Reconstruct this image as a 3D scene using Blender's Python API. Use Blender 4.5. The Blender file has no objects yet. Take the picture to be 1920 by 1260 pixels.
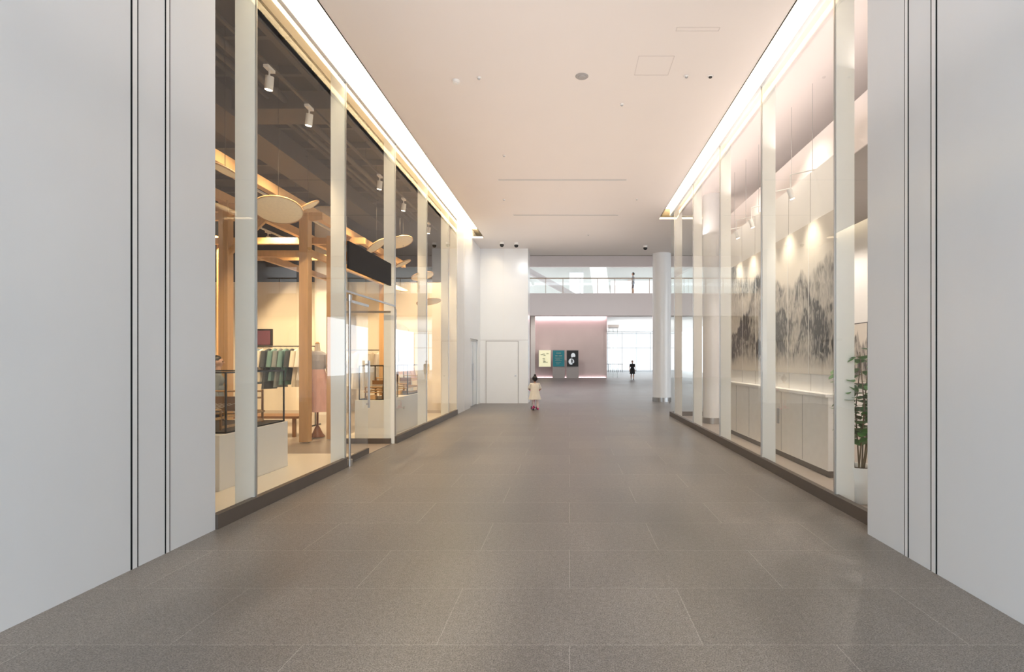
import bpy, math, random
from mathutils import Vector, Matrix
random.seed(7)
sc = bpy.context.scene
try:
    sc.view_settings.view_transform = 'Standard'
    sc.view_settings.look = 'None'
except Exception: pass

# ---------------------------------------------------------------- materials
def new_mat(name):
    m = bpy.data.materials.new(name); m.use_nodes = True
    nt = m.node_tree; nt.nodes.clear()
    out = nt.nodes.new('ShaderNodeOutputMaterial')
    return m, nt, out
def N(nt, t, **kw):
    n = nt.nodes.new(t)
    for k, v in kw.items():
        if k in n.inputs: n.inputs[k].default_value = v
        else: setattr(n, k, v)
    return n
def rgba(c): return (c[0], c[1], c[2], 1.0)
def mat(name, col, rough=0.5, metal=0.0, var=0.06, scale=8.0, stretch=(1,1,1), bump=0.0, emis=None, es=0.0, spec=0.5):
    m, nt, out = new_mat(name)
    b = N(nt, 'ShaderNodeBsdfPrincipled'); nt.links.new(b.outputs[0], out.inputs[0])
    tc = N(nt, 'ShaderNodeTexCoord'); mp = N(nt, 'ShaderNodeMapping'); mp.inputs['Scale'].default_value = stretch
    nt.links.new(tc.outputs['Object'], mp.inputs[0])
    no = N(nt, 'ShaderNodeTexNoise'); no.inputs['Scale'].default_value = scale; no.inputs['Detail'].default_value = 4
    nt.links.new(mp.outputs[0], no.inputs['Vector'])
    mx = N(nt, 'ShaderNodeMix', data_type='RGBA')
    A = [i for i in mx.inputs if i.type == 'RGBA']; A[0].default_value = rgba([c*(1-var) for c in col]); A[1].default_value = rgba([min(1, c*(1+var)) for c in col])
    nt.links.new(no.outputs[0], mx.inputs[0])
    o = [i for i in mx.outputs if i.type == 'RGBA'][0]
    nt.links.new(o, b.inputs['Base Color'])
    b.inputs['Roughness'].default_value = rough; b.inputs['Metallic'].default_value = metal
    b.inputs['Specular IOR Level'].default_value = spec
    if emis:
        b.inputs['Emission Color'].default_value = rgba(emis); b.inputs['Emission Strength'].default_value = es
    if bump:
        bp = N(nt, 'ShaderNodeBump'); bp.inputs['Strength'].default_value = bump; bp.inputs['Distance'].default_value = 0.01
        nt.links.new(no.outputs[0], bp.inputs['Height']); nt.links.new(bp.outputs[0], b.inputs['Normal'])
    return m
def emit(name, col, s):
    m, nt, out = new_mat(name)
    e = N(nt, 'ShaderNodeEmission'); e.inputs[0].default_value = rgba(col); e.inputs[1].default_value = s
    nt.links.new(e.outputs[0], out.inputs[0]); return m
def glass_mat(name, tint=(0.95, 0.97, 0.96), f0=.075, k=.8):
    m, nt, out = new_mat(name); L = nt.links
    t = N(nt, 'ShaderNodeBsdfTransparent'); t.inputs[0].default_value = rgba(tint)
    g = N(nt, 'ShaderNodeBsdfGlossy'); g.inputs['Roughness'].default_value = 0.0; g.inputs[0].default_value = (1, 1, 1, 1)
    geo = N(nt, 'ShaderNodeNewGeometry')
    d = N(nt, 'ShaderNodeVectorMath', operation='DOT_PRODUCT'); L.new(geo.outputs['Normal'], d.inputs[0]); L.new(geo.outputs['Incoming'], d.inputs[1])
    a = N(nt, 'ShaderNodeMath', operation='ABSOLUTE'); L.new(d.outputs['Value'], a.inputs[0])
    s = N(nt, 'ShaderNodeMath', operation='SUBTRACT'); s.inputs[0].default_value = 1; L.new(a.outputs[0], s.inputs[1])
    p = N(nt, 'ShaderNodeMath', operation='POWER'); L.new(s.outputs[0], p.inputs[0]); p.inputs[1].default_value = 5
    q = N(nt, 'ShaderNodeMath', operation='MULTIPLY_ADD'); L.new(p.outputs[0], q.inputs[0]); q.inputs[1].default_value = k; q.inputs[2].default_value = f0
    ms = N(nt, 'ShaderNodeMixShader')
    L.new(q.outputs[0], ms.inputs[0]); L.new(t.outputs[0], ms.inputs[1]); L.new(g.outputs[0], ms.inputs[2])
    L.new(ms.outputs[0], out.inputs[0]); return m

def floor_mat():
    m, nt, out = new_mat('granite_paving')
    b = N(nt, 'ShaderNodeBsdfPrincipled'); nt.links.new(b.outputs[0], out.inputs[0])
    L = nt.links
    geo = N(nt, 'ShaderNodeNewGeometry')
    br = N(nt, 'ShaderNodeTexBrick'); L.new(geo.outputs['Position'], br.inputs['Vector'])
    br.offset = 0.5
    for k, v in {'Scale': 1.0, 'Mortar Size': 0.0035, 'Mortar Smooth': 0.2, 'Brick Width': 1.5, 'Row Height': 0.75, 'Bias': 0.0}.items(): br.inputs[k].default_value = v
    br.inputs['Color1'].default_value = (0.170, 0.157, 0.146, 1); br.inputs['Color2'].default_value = (0.192, 0.177, 0.164, 1)
    br.inputs['Mortar'].default_value = (0.29, 0.268, 0.25, 1)
    n1 = N(nt, 'ShaderNodeTexNoise'); n1.inputs['Scale'].default_value = 120; n1.inputs['Detail'].default_value = 4; n1.inputs['Roughness'].default_value = .75; L.new(geo.outputs['Position'], n1.inputs['Vector'])
    r1 = N(nt, 'ShaderNodeMapRange'); L.new(n1.outputs[0], r1.inputs[0]); r1.inputs[1].default_value = .35; r1.inputs[2].default_value = .65; r1.inputs[3].default_value = .3; r1.inputs[4].default_value = 1.7
    n4 = N(nt, 'ShaderNodeTexNoise'); n4.inputs['Scale'].default_value = 28; n4.inputs['Detail'].default_value = 3; L.new(geo.outputs['Position'], n4.inputs['Vector'])
    r4 = N(nt, 'ShaderNodeMapRange'); L.new(n4.outputs[0], r4.inputs[0]); r4.inputs[1].default_value = .3; r4.inputs[2].default_value = .7; r4.inputs[3].default_value = .86; r4.inputs[4].default_value = 1.14
    mp = N(nt, 'ShaderNodeMapping'); mp.inputs['Scale'].default_value = (1.0, .28, 1); L.new(geo.outputs['Position'], mp.inputs[0])
    n2 = N(nt, 'ShaderNodeTexNoise'); n2.inputs['Scale'].default_value = 1.1; n2.inputs['Detail'].default_value = 5; L.new(mp.outputs[0], n2.inputs['Vector'])
    r2 = N(nt, 'ShaderNodeMapRange'); L.new(n2.outputs[0], r2.inputs[0]); r2.inputs[1].default_value = .3; r2.inputs[2].default_value = .7; r2.inputs[3].default_value = .72; r2.inputs[4].default_value = 1.26
    mu = N(nt, 'ShaderNodeMath', operation='MULTIPLY'); L.new(r1.outputs[0], mu.inputs[0]); L.new(r2.outputs[0], mu.inputs[1])
    mu2 = N(nt, 'ShaderNodeMath', operation='MULTIPLY'); L.new(mu.outputs[0], mu2.inputs[0]); L.new(r4.outputs[0], mu2.inputs[1])
    vm = N(nt, 'ShaderNodeVectorMath', operation='SCALE'); L.new(br.outputs['Color'], vm.inputs[0]); L.new(mu2.outputs[0], vm.inputs['Scale'])
    L.new(vm.outputs[0], b.inputs['Base Color'])
    r3 = N(nt, 'ShaderNodeMapRange'); L.new(n2.outputs[0], r3.inputs[0]); r3.inputs[3].default_value = .26; r3.inputs[4].default_value = .52
    L.new(r3.outputs[0], b.inputs['Roughness'])
    bp = N(nt, 'ShaderNodeBump'); bp.inputs['Strength'].default_value = .1; bp.inputs['Distance'].default_value = .002
    L.new(n1.outputs[0], bp.inputs['Height']); L.new(bp.outputs[0], b.inputs['Normal'])
    return m

def painting_mat():
    m, nt, out = new_mat('ink_landscape')
    L = nt.links
    b = N(nt, 'ShaderNodeBsdfPrincipled'); L.new(b.outputs[0], out.inputs[0]); b.inputs['Roughness'].default_value = .85
    tc = N(nt, 'ShaderNodeTexCoord'); sx = N(nt, 'ShaderNodeSeparateXYZ'); L.new(tc.outputs['Generated'], sx.inputs[0])
    def math_(op, a, c=None, clamp=False):
        n = N(nt, 'ShaderNodeMath', operation=op); n.use_clamp = clamp
        for i, v in enumerate((a, c)):
            if v is None: continue
            if isinstance(v, (int, float)): n.inputs[i].default_value = v
            else: L.new(v, n.inputs[i])
        return n.outputs[0]
    u, v = sx.outputs['Y'], sx.outputs['Z']
    def noise(su, sv, off, det=5, dist=0.0):
        c = N(nt, 'ShaderNodeCombineXYZ')
        L.new(math_('ADD', math_('MULTIPLY', u, su), off), c.inputs[0]); L.new(math_('MULTIPLY', v, sv), c.inputs[1]); c.inputs[2].default_value = off
        n = N(nt, 'ShaderNodeTexNoise'); n.inputs['Scale'].default_value = 1; n.inputs['Detail'].default_value = det; n.inputs['Distortion'].default_value = dist
        L.new(c.outputs[0], n.inputs['Vector']); return n.outputs[0]
    streak = noise(60, 9, 3.3, 4, 1.6); streak = math_('MULTIPLY', math_('SUBTRACT', streak, .34), 2.8, True)
    wash = noise(5, 4, 9.1, 4, .5); wash = math_('MULTIPLY', math_('SUBTRACT', wash, .3), 2.2, True)
    ink = None
    for off, base, amp, fr, dens in ((1.7, .40, 1.5, 3.2, .55), (6.2, .22, 1.6, 4.5, .95), (11.4, .08, 1.3, 6.0, 1.15)):
        rid = math_('ADD', math_('MULTIPLY', math_('SUBTRACT', noise(fr, .6, off, 6), .25), amp), base)
        d = math_('SUBTRACT', rid, v)
        edge = math_('MULTIPLY', d, 18, True)
        fade = math_('SUBTRACT', 1.0, math_('MULTIPLY', d, 1.3, True))
        lay = math_('MULTIPLY', math_('MULTIPLY', edge, fade), math_('MULTIPLY', math_('ADD', streak, .32), dens))
        ink = lay if ink is None else math_('MAXIMUM', ink, lay)
    ink = math_('MULTIPLY', ink, math_('ADD', wash, .45), True)
    foot = math_('MULTIPLY', math_('SUBTRACT', v, .03), 9, True)
    ink = math_('MULTIPLY', ink, foot)
    mx = N(nt, 'ShaderNodeMix', data_type='RGBA')
    A = [i for i in mx.inputs if i.type == 'RGBA']; A[0].default_value = (.68, .63, .56, 1); A[1].default_value = (.05, .047, .044, 1)
    L.new(math_('MULTIPLY', ink, 1.45, True), mx.inputs[0])
    L.new([o for o in mx.outputs if o.type == 'RGBA'][0], b.inputs['Base Color'])
    return m

M = {}
M['floor'] = floor_mat()
M['panel'] = mat('white_stone_panel', (.70, .73, .755), .22, var=.05, scale=1.4, stretch=(1, 1, .35), spec=.5)
M['white'] = mat('white_paint', (.83, .82, .80), .5, var=.02, scale=2)
M['satin'] = mat('satin_white_panel', (.88, .89, .90), .22, var=.03, scale=1.2)
M['ceil'] = mat('ceiling_paint', (.87, .82, .785), .85, var=.015, scale=1.2, spec=.2)
M['hatchline'] = mat('hatch_line', (.70, .65, .62), .85)
M['galceil'] = mat('gallery_ceiling_paint', (.85, .78, .76), .85, var=.02, scale=1.2, spec=.2)
M['seam'] = mat('dark_seam', (.02, .022, .024), .9, spec=0)
M['alu'] = mat('aluminium_trim', (.78, .80, .82), .35, .1, var=.05)
M['steel'] = mat('brushed_steel', (.5, .5, .5), .3, .9, var=.08, scale=20, stretch=(1, 1, .1))
M['base'] = mat('bronze_base', (.12, .10, .085), .45, .2, var=.1)
M['fin'] = mat('white_fin', (.88, .88, .84), .35, var=.02)
M['glass'] = glass_mat('clear_glass')
M['glass2'] = glass_mat('case_glass', (.97, .98, .98), .03, .4)
M['tint'] = glass_mat('dimming_window_glass', (.50, .51, .52), .05, .5)  # grey tint added to dim the bright sky behind the windows
M['rooftint'] = glass_mat('warm_roof_filter', (.50, .45, .42), .05, .5)
M['black'] = mat('black_metal', (.02, .018, .017), .4)
M['darkceil'] = mat('dark_ceiling', (.032, .028, .026), .8, var=.25, scale=3)
M['duct'] = mat('dark_duct', (.046, .041, .038), .6, var=.2)
M['wood'] = mat('light_timber', (.64, .39, .185), .5, var=.16, scale=5, stretch=(6, 6, .5), bump=.1)
M['woodd'] = mat('brown_timber', (.30, .15, .06), .45, var=.25, scale=6, stretch=(5, 5, .6))
M['cream'] = mat('cream_plaster', (.84, .77, .66), .7, var=.03, scale=2)
M['shopfloor'] = mat('shop_floor_tile', (.36, .31, .27), .35, var=.08, scale=3)
M['shoppale'] = mat('pale_cream', (.80, .74, .64), .3, var=.03)
M['paper'] = mat('paper_disc', (.84, .71, .50), .7, var=.10, scale=30, emis=(1, .70, .38), es=.16)
M['sign'] = mat('dark_sign', (.028, .025, .025), .6, spec=.15)
M['cove'] = emit('cove_led', (1.0, .80, .52), 17)
M['covepaint'] = mat('cove_paint', (.92, .86, .74), .8, var=.01)
M['pinkled'] = emit('pink_led', (1.0, .70, .74), 12)
M['pink'] = mat('pink_plaster', (.64, .555, .54), .6, var=.06, scale=.8)
M['lamp'] = mat('lamp_white', (.85, .83, .8), .4)
M['lampglow'] = emit('lamp_glow', (1, .86, .62), 18)
M['handrail'] = mat('handrail_bronze', (.35, .26, .19), .35, .5)
M['leaf'] = mat('leaf_green', (.07, .21, .045), .45, var=.4, scale=30)
M['stem'] = mat('stem_brown', (.14, .10, .05), .7)
M['soil'] = mat('soil', (.05, .035, .025), .9)
M['pot'] = mat('white_ceramic', (.8, .8, .78), .3)
M['grey'] = mat('grey_soffit', (.42, .40, .39), .7)
M['palegrey'] = mat('pale_grey_wall', (.55, .57, .54), .7, var=.08, scale=.6)
M['skin'] = mat('skin_tone', (.62, .38, .27), .5, var=.05)
M['hair'] = mat('black_hair', (.012, .01, .01), .45, var=.3, scale=60, stretch=(1, 1, .2))
M['dresswhite'] = mat('cream_cotton', (.86, .80, .70), .8, var=.05, scale=12)
M['legging'] = mat('pale_pink_legging', (.80, .66, .64), .8)
M['hotpink'] = mat('pink_plastic', (.75, .03, .22), .35)
M['rubber'] = mat('black_rubber', (.02, .02, .02), .7)
M['blackcloth'] = mat('black_cloth', (.02, .02, .022), .85, var=.3)
M['greycloth'] = mat('grey_shirt', (.38, .40, .44), .85)
M['navy'] = mat('navy_cloth', (.03, .04, .08), .85)
M['teal'] = mat('teal_poster', (.02, .17, .20), .5, emis=(.02, .25, .3), es=.2)
M['posterlit'] = mat('pale_lit_poster', (.8, .78, .55), .5, var=.3, scale=9, emis=(1, .95, .6), es=.5)
M['posterblack'] = mat('black_poster', (.015, .015, .015), .4)
M['posterpale'] = mat('poster_print', (.75, .82, .85), .5, emis=(.8, .9, 1), es=.3)
M['eye'] = mat('eye_dark', (.02, .015, .01), .2)
M['lip'] = mat('lip', (.45, .15, .13), .5)
M['purple'] = mat('woven_purple', (.16, .06, .09), .8, var=.5, scale=30)
M['winframe'] = mat('window_frame', (.42, .44, .45), .5)
M['vase'] = mat('brown_stand', (.22, .09, .04), .4)
M['paint'] = painting_mat()
def cloth(name, c): 
    M[name] = mat(name, c, .85, var=.15, scale=10, stretch=(4, 4, .6)); return M[name]
for nm, c in (('cloth_teal', (.13, .24, .24)), ('cloth_slate', (.2, .23, .25)), ('cloth_sage', (.42, .45, .36)), ('cloth_cream', (.75, .70, .60)), ('cloth_blue', (.25, .34, .42)), ('cloth_dark', (.05, .06, .07)), ('cloth_white', (.8, .78, .74)), ('cloth_pink', (.78, .50, .45)), ('cloth_greyblue', (.50, .50, .54))):
    cloth(nm, c)

# ---------------------------------------------------------------- mesh builder
class MB:
    def __init__(s): s.v = []; s.f = []; s.m = []; s.s = []; s.mats = []
    def mi(s, m):
        if isinstance(m, str): m = M[m]
        if m not in s.mats: s.mats.append(m)
        return s.mats.index(m)
    def add(s, vs, fs, m, smooth=False):
        o = len(s.v); k = s.mi(m)
        s.v += [Vector(p) for p in vs]
        for f in fs: s.f.append([i+o for i in f]); s.m.append(k); s.s.append(smooth)
    def box(s, x0, x1, y0, y1, z0, z1, m, T=None):
        if m in ('glass', 'glass2', 'tint', 'rooftint'):   # single-sheet pane at mid thickness
            d = (x1-x0, y1-y0, z1-z0); k = d.index(min(d))
            if k == 0: x = (x0+x1)/2; vs = [(x, y0, z0), (x, y1, z0), (x, y1, z1), (x, y0, z1)]
            elif k == 1: y = (y0+y1)/2; vs = [(x0, y, z0), (x1, y, z0), (x1, y, z1), (x0, y, z1)]
            else: z = (z0+z1)/2; vs = [(x0, y0, z), (x1, y0, z), (x1, y1, z), (x0, y1, z)]
            vs = [Vector(p) for p in vs]
            if T is not None: vs = [T @ p for p in vs]
            s.add(vs, [(0, 1, 2, 3)], m); return s
        vs = [Vector((x, y, z)) for z in (z0, z1) for y in (y0, y1) for x in (x0, x1)]
        if T is not None: vs = [T @ p for p in vs]
        s.add(vs, [(0, 2, 3, 1), (4, 5, 7, 6), (0, 1, 5, 4), (2, 6, 7, 3), (0, 4, 6, 2), (1, 3, 7, 5)], m); return s
    def bar(s, p0, p1, w, h, m):
        p0, p1 = Vector(p0), Vector(p1); d = p1-p0; q = d.to_track_quat('Y', 'Z').to_matrix().to_4x4()
        s.box(-w/2, w/2, 0, d.length, -h/2, h/2, m, Matrix.Translation(p0) @ q); return s
    def cyl(s, p0, p1, r0, r1, m, n=16, caps=True):
        p0, p1 = Vector(p0), Vector(p1); d = (p1-p0); q = d.to_track_quat('Z', 'Y').to_matrix()
        vs = []
        for p, r in ((p0, r0), (p1, r1)):
            for i in range(n):
                a = 2*math.pi*i/n; vs.append(p + q @ Vector((r*math.cos(a), r*math.sin(a), 0)))
        s.add(vs, [(i, (i+1) % n, n+(i+1) % n, n+i) for i in range(n)], m, True)
        if caps: s.add(vs[:n], [tuple(reversed(range(n)))], m); s.add(vs[n:], [tuple(range(n))], m)
        return s
    def lathe(s, prof, m, T=None, n=32, sx=1, sy=1, fold=0, nf=8, caps=True):
        vs = []; T = T or Matrix.Identity(4); k = len(prof)
        for (r, z) in prof:
            for i in range(n):
                a = 2*math.pi*i/n; rr = r*(1+fold*math.cos(nf*a)*(1-z if fold else 0))
                vs.append(T @ Vector((rr*sx*math.cos(a), rr*sy*math.sin(a), z)))
        fs = [(j*n+i, j*n+(i+1) % n, (j+1)*n+(i+1) % n, (j+1)*n+i) for j in range(k-1) for i in range(n)]
        s.add(vs, fs, m, True)
        if caps:
            s.add(vs[:n], [tuple(reversed(range(n)))], m); s.add(vs[-n:], [tuple(range(n))], m)
        return s
    def sphere(s, c, r, m, sc=(1, 1, 1), n=14, k=9):
        prof = [(r*math.sin(math.pi*j/k), -r*math.cos(math.pi*j/k)) for j in range(k+1)]
        prof[0] = (r*.02, -r); prof[-1] = (r*.02, r)
        T = Matrix.Translation(c) @ Matrix.Diagonal((sc[0], sc[1], sc[2], 1))
        return s.lathe(prof, m, T, n)
    def build(s, name, bevel=0.0):
        lo = Vector([min(v[i] for v in s.v) for i in range(3)]); hi = Vector([max(v[i] for v in s.v) for i in range(3)])
        c = Vector(((lo.x+hi.x)/2, (lo.y+hi.y)/2, lo.z))
        me = bpy.data.meshes.new(name); me.from_pydata([v-c for v in s.v], [], s.f)
        for m in s.mats: me.materials.append(m)
        me.polygons.foreach_set('material_index', s.m); me.polygons.foreach_set('use_smooth', s.s); me.update()
        o = bpy.data.objects.new(name, me); o.location = c; sc.collection.objects.link(o)
        if bevel:
            b = o.modifiers.new('bevel', 'BEVEL'); b.width = bevel; b.segments = 2; b.limit_method = 'ANGLE'
        return o
def group(name, kids):
    e = bpy.data.objects.new(name, None); e.location = kids[0].location.copy(); sc.collection.objects.link(e)
    for k in kids:
        l = k.location.copy(); k.parent = e; k.location = l - e.location
    return e
def bx(name, *a, bevel=0): 
    return MB().box(*a).build(name, bevel)

CZ = 5.8           # corridor ceiling height
XL, XR = -3.35, 2.75
GL, GR = -3.36, 2.92   # glass planes

# ---------------------------------------------------------------- floor
bx('floor', -16, 18, -9, 92, -.2, 0, 'floor')

# ---------------------------------------------------------------- foreground walls
def front_wall(name, side):
    b = MB(); X = XL if side < 0 else XR; s = side
    def bxx(d0, d1, y0, y1, z0, z1, m):
        a, c = X+s*d0, X+s*d1; b.box(min(a, c), max(a, c), y0, y1, z0, z1, m)
    ys = (4.07, 4.14, 4.415, 4.47, 5.04) if side < 0 else (3.99, 4.06, 4.325, 4.38, 4.92)
    bxx(.10, .45, -2.5, ys[4], 0, 6.1, 'seam')
    bxx(0, .12, -2.5, ys[0], 0, 6.1, 'panel')
    bxx(0, .12, ys[1], ys[2], 0, 6.1, 'panel')
    bxx(0, .45, ys[3], ys[4]+.002, 0, 6.1, 'panel')
    for a, c in ((ys[0], ys[1]), (ys[2], ys[3])):
        w = c-a
        bxx(-.0015, .10, a-.001, a+.22*w, 0, 6.1, 'seam'); bxx(-.0015, .10, c-.13*w, c+.001, 0, 6.1, 'seam')
        bxx(-.002, .10, a+.23*w, c-.14*w, 0, 6.1, 'alu')
    return b.build(name)
front_wall('wall_left', -1); front_wall('wall_right', 1)

# ---------------------------------------------------------------- ceiling with coves
b = MB()
SL, SR = -2.95, 2.66
b.box(SL, SR, -2.5, 21.4, CZ, CZ+.06, 'ceil')
b.box(SL, SL+.02, 5.05, 18.3, CZ, CZ+.16, 'covepaint'); b.box(SR-.02, SR, 5.05, 15.5, CZ, CZ+.16, 'covepaint')
b.box(-3.9, SL, -2.5, 5.05, CZ, CZ+.06, 'ceil'); b.box(-3.9, SL, 18.3, 21.4, CZ, CZ+.06, 'ceil')
b.box(SR, 3.4, -2.5, 4.95, CZ, CZ+.06, 'ceil'); b.box(SR, 16, 15.85, 21.4, CZ, CZ+.06, 'ceil')
b.box(-3.9, 16, -2.5, 21.4, CZ+.36, CZ+.42, 'covepaint')
b.box(-3.9, 16, 21.34, 21.4, CZ, CZ+4.1, 'ceil')
ceil = b.build('ceiling')
b = MB()
b.box(-3.32, -3.0, 5.1, 18.25, CZ+.30, CZ+.33, 'cove')
b.build('cove_light_strip')
b = MB()
b.box(2.70, 2.88, 5.0, 15.8, CZ+.30, CZ+.33, 'cove'); b.box(2.88, 4.1, 15.58, 15.8, CZ+.30, CZ+.33, 'cove')
b.build('cove_light_strip')

# ceiling details
def on_ceiling(px, py): 
    Y = 4.2*1000/(676-py); return (px-1068)*Y/1000, Y
E = .0015
def ceil_disc(name, px, py, r, m, m2=None, h=.03):
    x, y = on_ceiling(px, py)
    b = MB(); b.cyl((x, y, CZ-h), (x, y, CZ-E), r*.86, r, m, 24)
    if m2: b.cyl((x, y, CZ-h-.012), (x, y, CZ-h), r*.5, r*.6, m2, 20)
    return b.build(name)
ceil_disc('ceiling_speaker', 1091, 143, .098, 'grey', 'grey', .012)
ceil_disc('smoke_detector', 855, 151, .06, 'white', 'lamp', .04)
ceil_disc('ceiling_sensor', 1332, 143, .045, 'white', 'black', .012)
for p in ((898, 145), (1287, 142), (945, 291), (1194, 373), (945, 374), (1103, 440), (1166, 195)):
    ceil_disc('sprinkler_head', p[0], p[1], .035, 'lamp', 'steel', .02)
for p, n in (((933, 1176, 337), 0), ((962, 1160, 403), 1)):
    Y = 4200/(676-p[2]); b = MB()
    b.box((p[0]-1068)*Y/1000, (p[1]-1068)*Y/1000, Y-.05, Y+.05, CZ-.006, CZ-E, 'white')
    b.box((p[0]-1068)*Y/1000+.02, (p[1]-1068)*Y/1000-.02, Y-.02, Y+.02, CZ-.008, CZ-E, 'grey')
    b.build('slot_diffuser')
def hatch(x0, x1, y0, y1):
    b = MB(); w = .008
    for a in ((x0, x1, y0, y0+w), (x0, x1, y1-w, y1), (x0, x0+w, y0, y1), (x1-w, x1, y0, y1)): b.box(*a, CZ-.003, CZ-E, 'hatchline')
    b.build('access_hatch')
hatch(.95, 1.45, 7.35, 7.85); hatch(1.35, 1.9, 6.72, 6.8)
def dome_cam(px, py):
    x, y = on_ceiling(px, py); b = MB(); b.cyl((x, y, CZ-.09), (x, y, CZ-E), .07, .08, 'lamp', 20); b.sphere((x, y, CZ-.1), .075, 'black'); b.build('security_camera')
dome_cam(941, 458-4); dome_cam(968, 455); dome_cam(1210, 460)

# ---------------------------------------------------------------- left shop shell
HY = 15.9
bx('wall_shop_back', -12.2, -12, 5, 17.2, 0, 6.5, 'cream')
b = MB(); b.box(-12, -3.75, 17, 17.2, 0, 4.1, 'cream'); b.box(-12, -3.75, 16.98, 17.2, 4.1, 6.5, 'darkceil'); b.build('wall_shop_far')
bx('wall_shop_near', -12, -3.8, 4.85, 5.0, 0, 6.5, 'cream')
b = MB(); b.box(-12, -3.45, 5.0, 17, 6.35, 6.45, 'darkceil')
for x in (-11, -9.6, -8.2, -6.8, -5.4, -4.2): b.box(x-.05, x+.05, 5, 17, 6.15, 6.35, 'duct')
for i in range(12): b.box(-12, -3.45, 5.6+i, 5.68+i, 6.22, 6.35, 'duct')
b.box(-6.4, -5.7, 5, 17, 5.75, 6.15, 'duct'); b.box(-9, -4, 9.0, 9.6, 5.85, 6.15, 'duct')
b.cyl((-4.8, 5, 6.0), (-4.8, 17, 6.0), .06, .06, 'duct'); b.cyl((-5.1, 5, 6.05), (-5.1, 17, 6.05), .04, .04, 'duct')
b.build('ceiling_shop')
b = MB(); b.box(-12, -3.42, 5.0, 17, 0, .012, 'shopfloor'); b.box(-12, -3.45, 5.0, 9.0, .012, .03, 'shoppale'); b.box(-4.7, -3.45, 10.5, 15.9, .012, .03, 'shoppale')  # pale strips: brightness of the lit floor put into its colour
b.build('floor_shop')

# left facade
kids = []
b = MB()
fins = [5.72+2.28*i for i in range(5)]
edges = [5.05] + fins + [HY]
for i in range(len(edges)-1):
    y0, y1 = edges[i]+.006, edges[i+1]-.006
    z0 = .15
    if abs(edges[i]-8.0) < .1: z0 = 2.66
    b.box(GL-.006, GL+.006, y0, y1, z0, CZ+.02, 'glass')
kids.append(b.build('panes'))
b = MB()
for y in fins: b.box(GL-.215, GL-.012, y-.02, y+.02, 0, CZ+.3, 'fin')
b.box(GL-.2, GL, HY-.03, HY, 0, CZ+.3, 'fin')
kids.append(b.build('fins'))
b = MB()
b.box(GL-.04, GL+.03, 5.05, fins[1], 0, .14, 'base'); b.box(GL-.04, GL+.03, fins[2], HY, 0, .14, 'base')
kids.append(b.build('sill'))
b = MB(); b.box(GL-.06, GL+.02, 5.05, HY, CZ+.02, CZ+.36, 'covepaint'); b.box(GL-.05, GL+.03, 5.05, HY, CZ-.03, CZ+.03, 'alu')
b.box(GL-.012, GL+.012, fins[1], fins[2], 2.63, 2.66, 'steel')
kids.append(b.build('header'))
b = MB()
for y in fins: b.box(GL-.010, GL+.008, y-.006, y+.006, .14, CZ, 'steel')
kids.append(b.build('joints'))
group('shop_glass_facade', kids)
bx('shop_sign_board', GL+.006, GL+.04, fins[1]+.03, 9.93, 2.99, 3.40, 'sign')
# doors
def leaf(p0, p1, h=2.55):
    b = MB(); p0, p1 = Vector((p0[0], p0[1], 0)), Vector((p1[0], p1[1], 0))
    d = (p1-p0); L = d.length; T = Matrix.Translation(p0) @ Matrix.Rotation(math.atan2(d.y, d.x), 4, 'Z')
    b.box(0, L, -.006, .006, .10, h-.04, 'glass', T); b.box(0, L, -.02, .02, .015, .11, 'base', T); b.box(0, L, -.015, .015, h-.04, h, 'steel', T)
    b.box(L-.1, L-.07, -.06, -.03, .8, 1.6, 'steel', T); b.box(L-.1, L-.07, -.05, 0, .85, .88, 'steel', T); b.box(L-.1, L-.07, -.05, 0, 1.52, 1.55, 'steel', T)
    return b
leaf((-3.42, 10.2), (-4.4, 10.2)).build('door_1')
b = leaf((-3.42, 8.14), (-3.44, 9.1)); b.build('door_2')
b = MB(); b.cyl((-3.34, 8.10, 0), (-3.34, 8.10, 2.58), .018, .018, 'steel', 16); b.cyl((-3.34, 8.10, 0), (-3.34, 8.10, .1), .04, .04, 'steel', 16); b.cyl((-3.34, 8.10, 2.5), (-3.34, 8.10, 2.6), .035, .035, 'steel', 16)
b.build('door_post')
bx('entrance_pillar', -3.55, -3.38, 10.27, 10.42, 0, 2.6, 'lamp')

# ---------------------------------------------------------------- left wall beyond shop and facing wall
b = MB(); b.box(-3.75, XL, HY, 18.0, 0, CZ+.3, 'satin'); b.box(-3.75, XL, 19.5, 20.0, 0, CZ+.3, 'satin'); b.box(-3.75, XL, 18.0, 19.5, 2.35, CZ+.3, 'satin')
b.box(XL-.002, XL+.004, 16.9, 16.93, 0, CZ, 'white')
b.build('wall_left_far')
b = MB(); X = XL-.08
b.box(X, X+.04, 18.0, 18.06, 0, 2.35, 'steel'); b.box(X, X+.04, 19.44, 19.5, 0, 2.35, 'steel'); b.box(X, X+.04, 18.72, 18.78, 0, 2.35, 'steel'); b.box(X, X+.04, 18, 19.5, 2.28, 2.35, 'steel')
b.box(X-.01, X+.02, 18.06, 19.44, 0.02, 2.28, 'satin'); b.box(X+.04, X+.08, 18.62, 18.66, .9, 1.5, 'steel')
b.build('door_3')
b = MB(); b.box(-3.75, -1.56, 20.0, 20.9, 0, CZ, 'satin')
for z in (2.36,): b.box(-3.35, -1.56, 19.996, 20.0, z, z+.01, 'grey')
b.box(-2.5, -2.49, 19.996, 20.0, 2.37, CZ, 'white')
b.build('wall_block')
b = MB(); b.box(-3.12, -1.94, 19.975, 19.995, .0, 2.32, 'satin')
for a in ((-3.14, -3.12, 0, 2.34), (-1.94, -1.92, 0, 2.34), (-3.14, -1.92, 2.32, 2.34)): b.box(a[0], a[1], 19.97, 19.995, a[2], a[3], 'grey')
b.box(-2.06, -2.0, 19.95, 19.975, 1.0, 1.06, 'steel')
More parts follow.
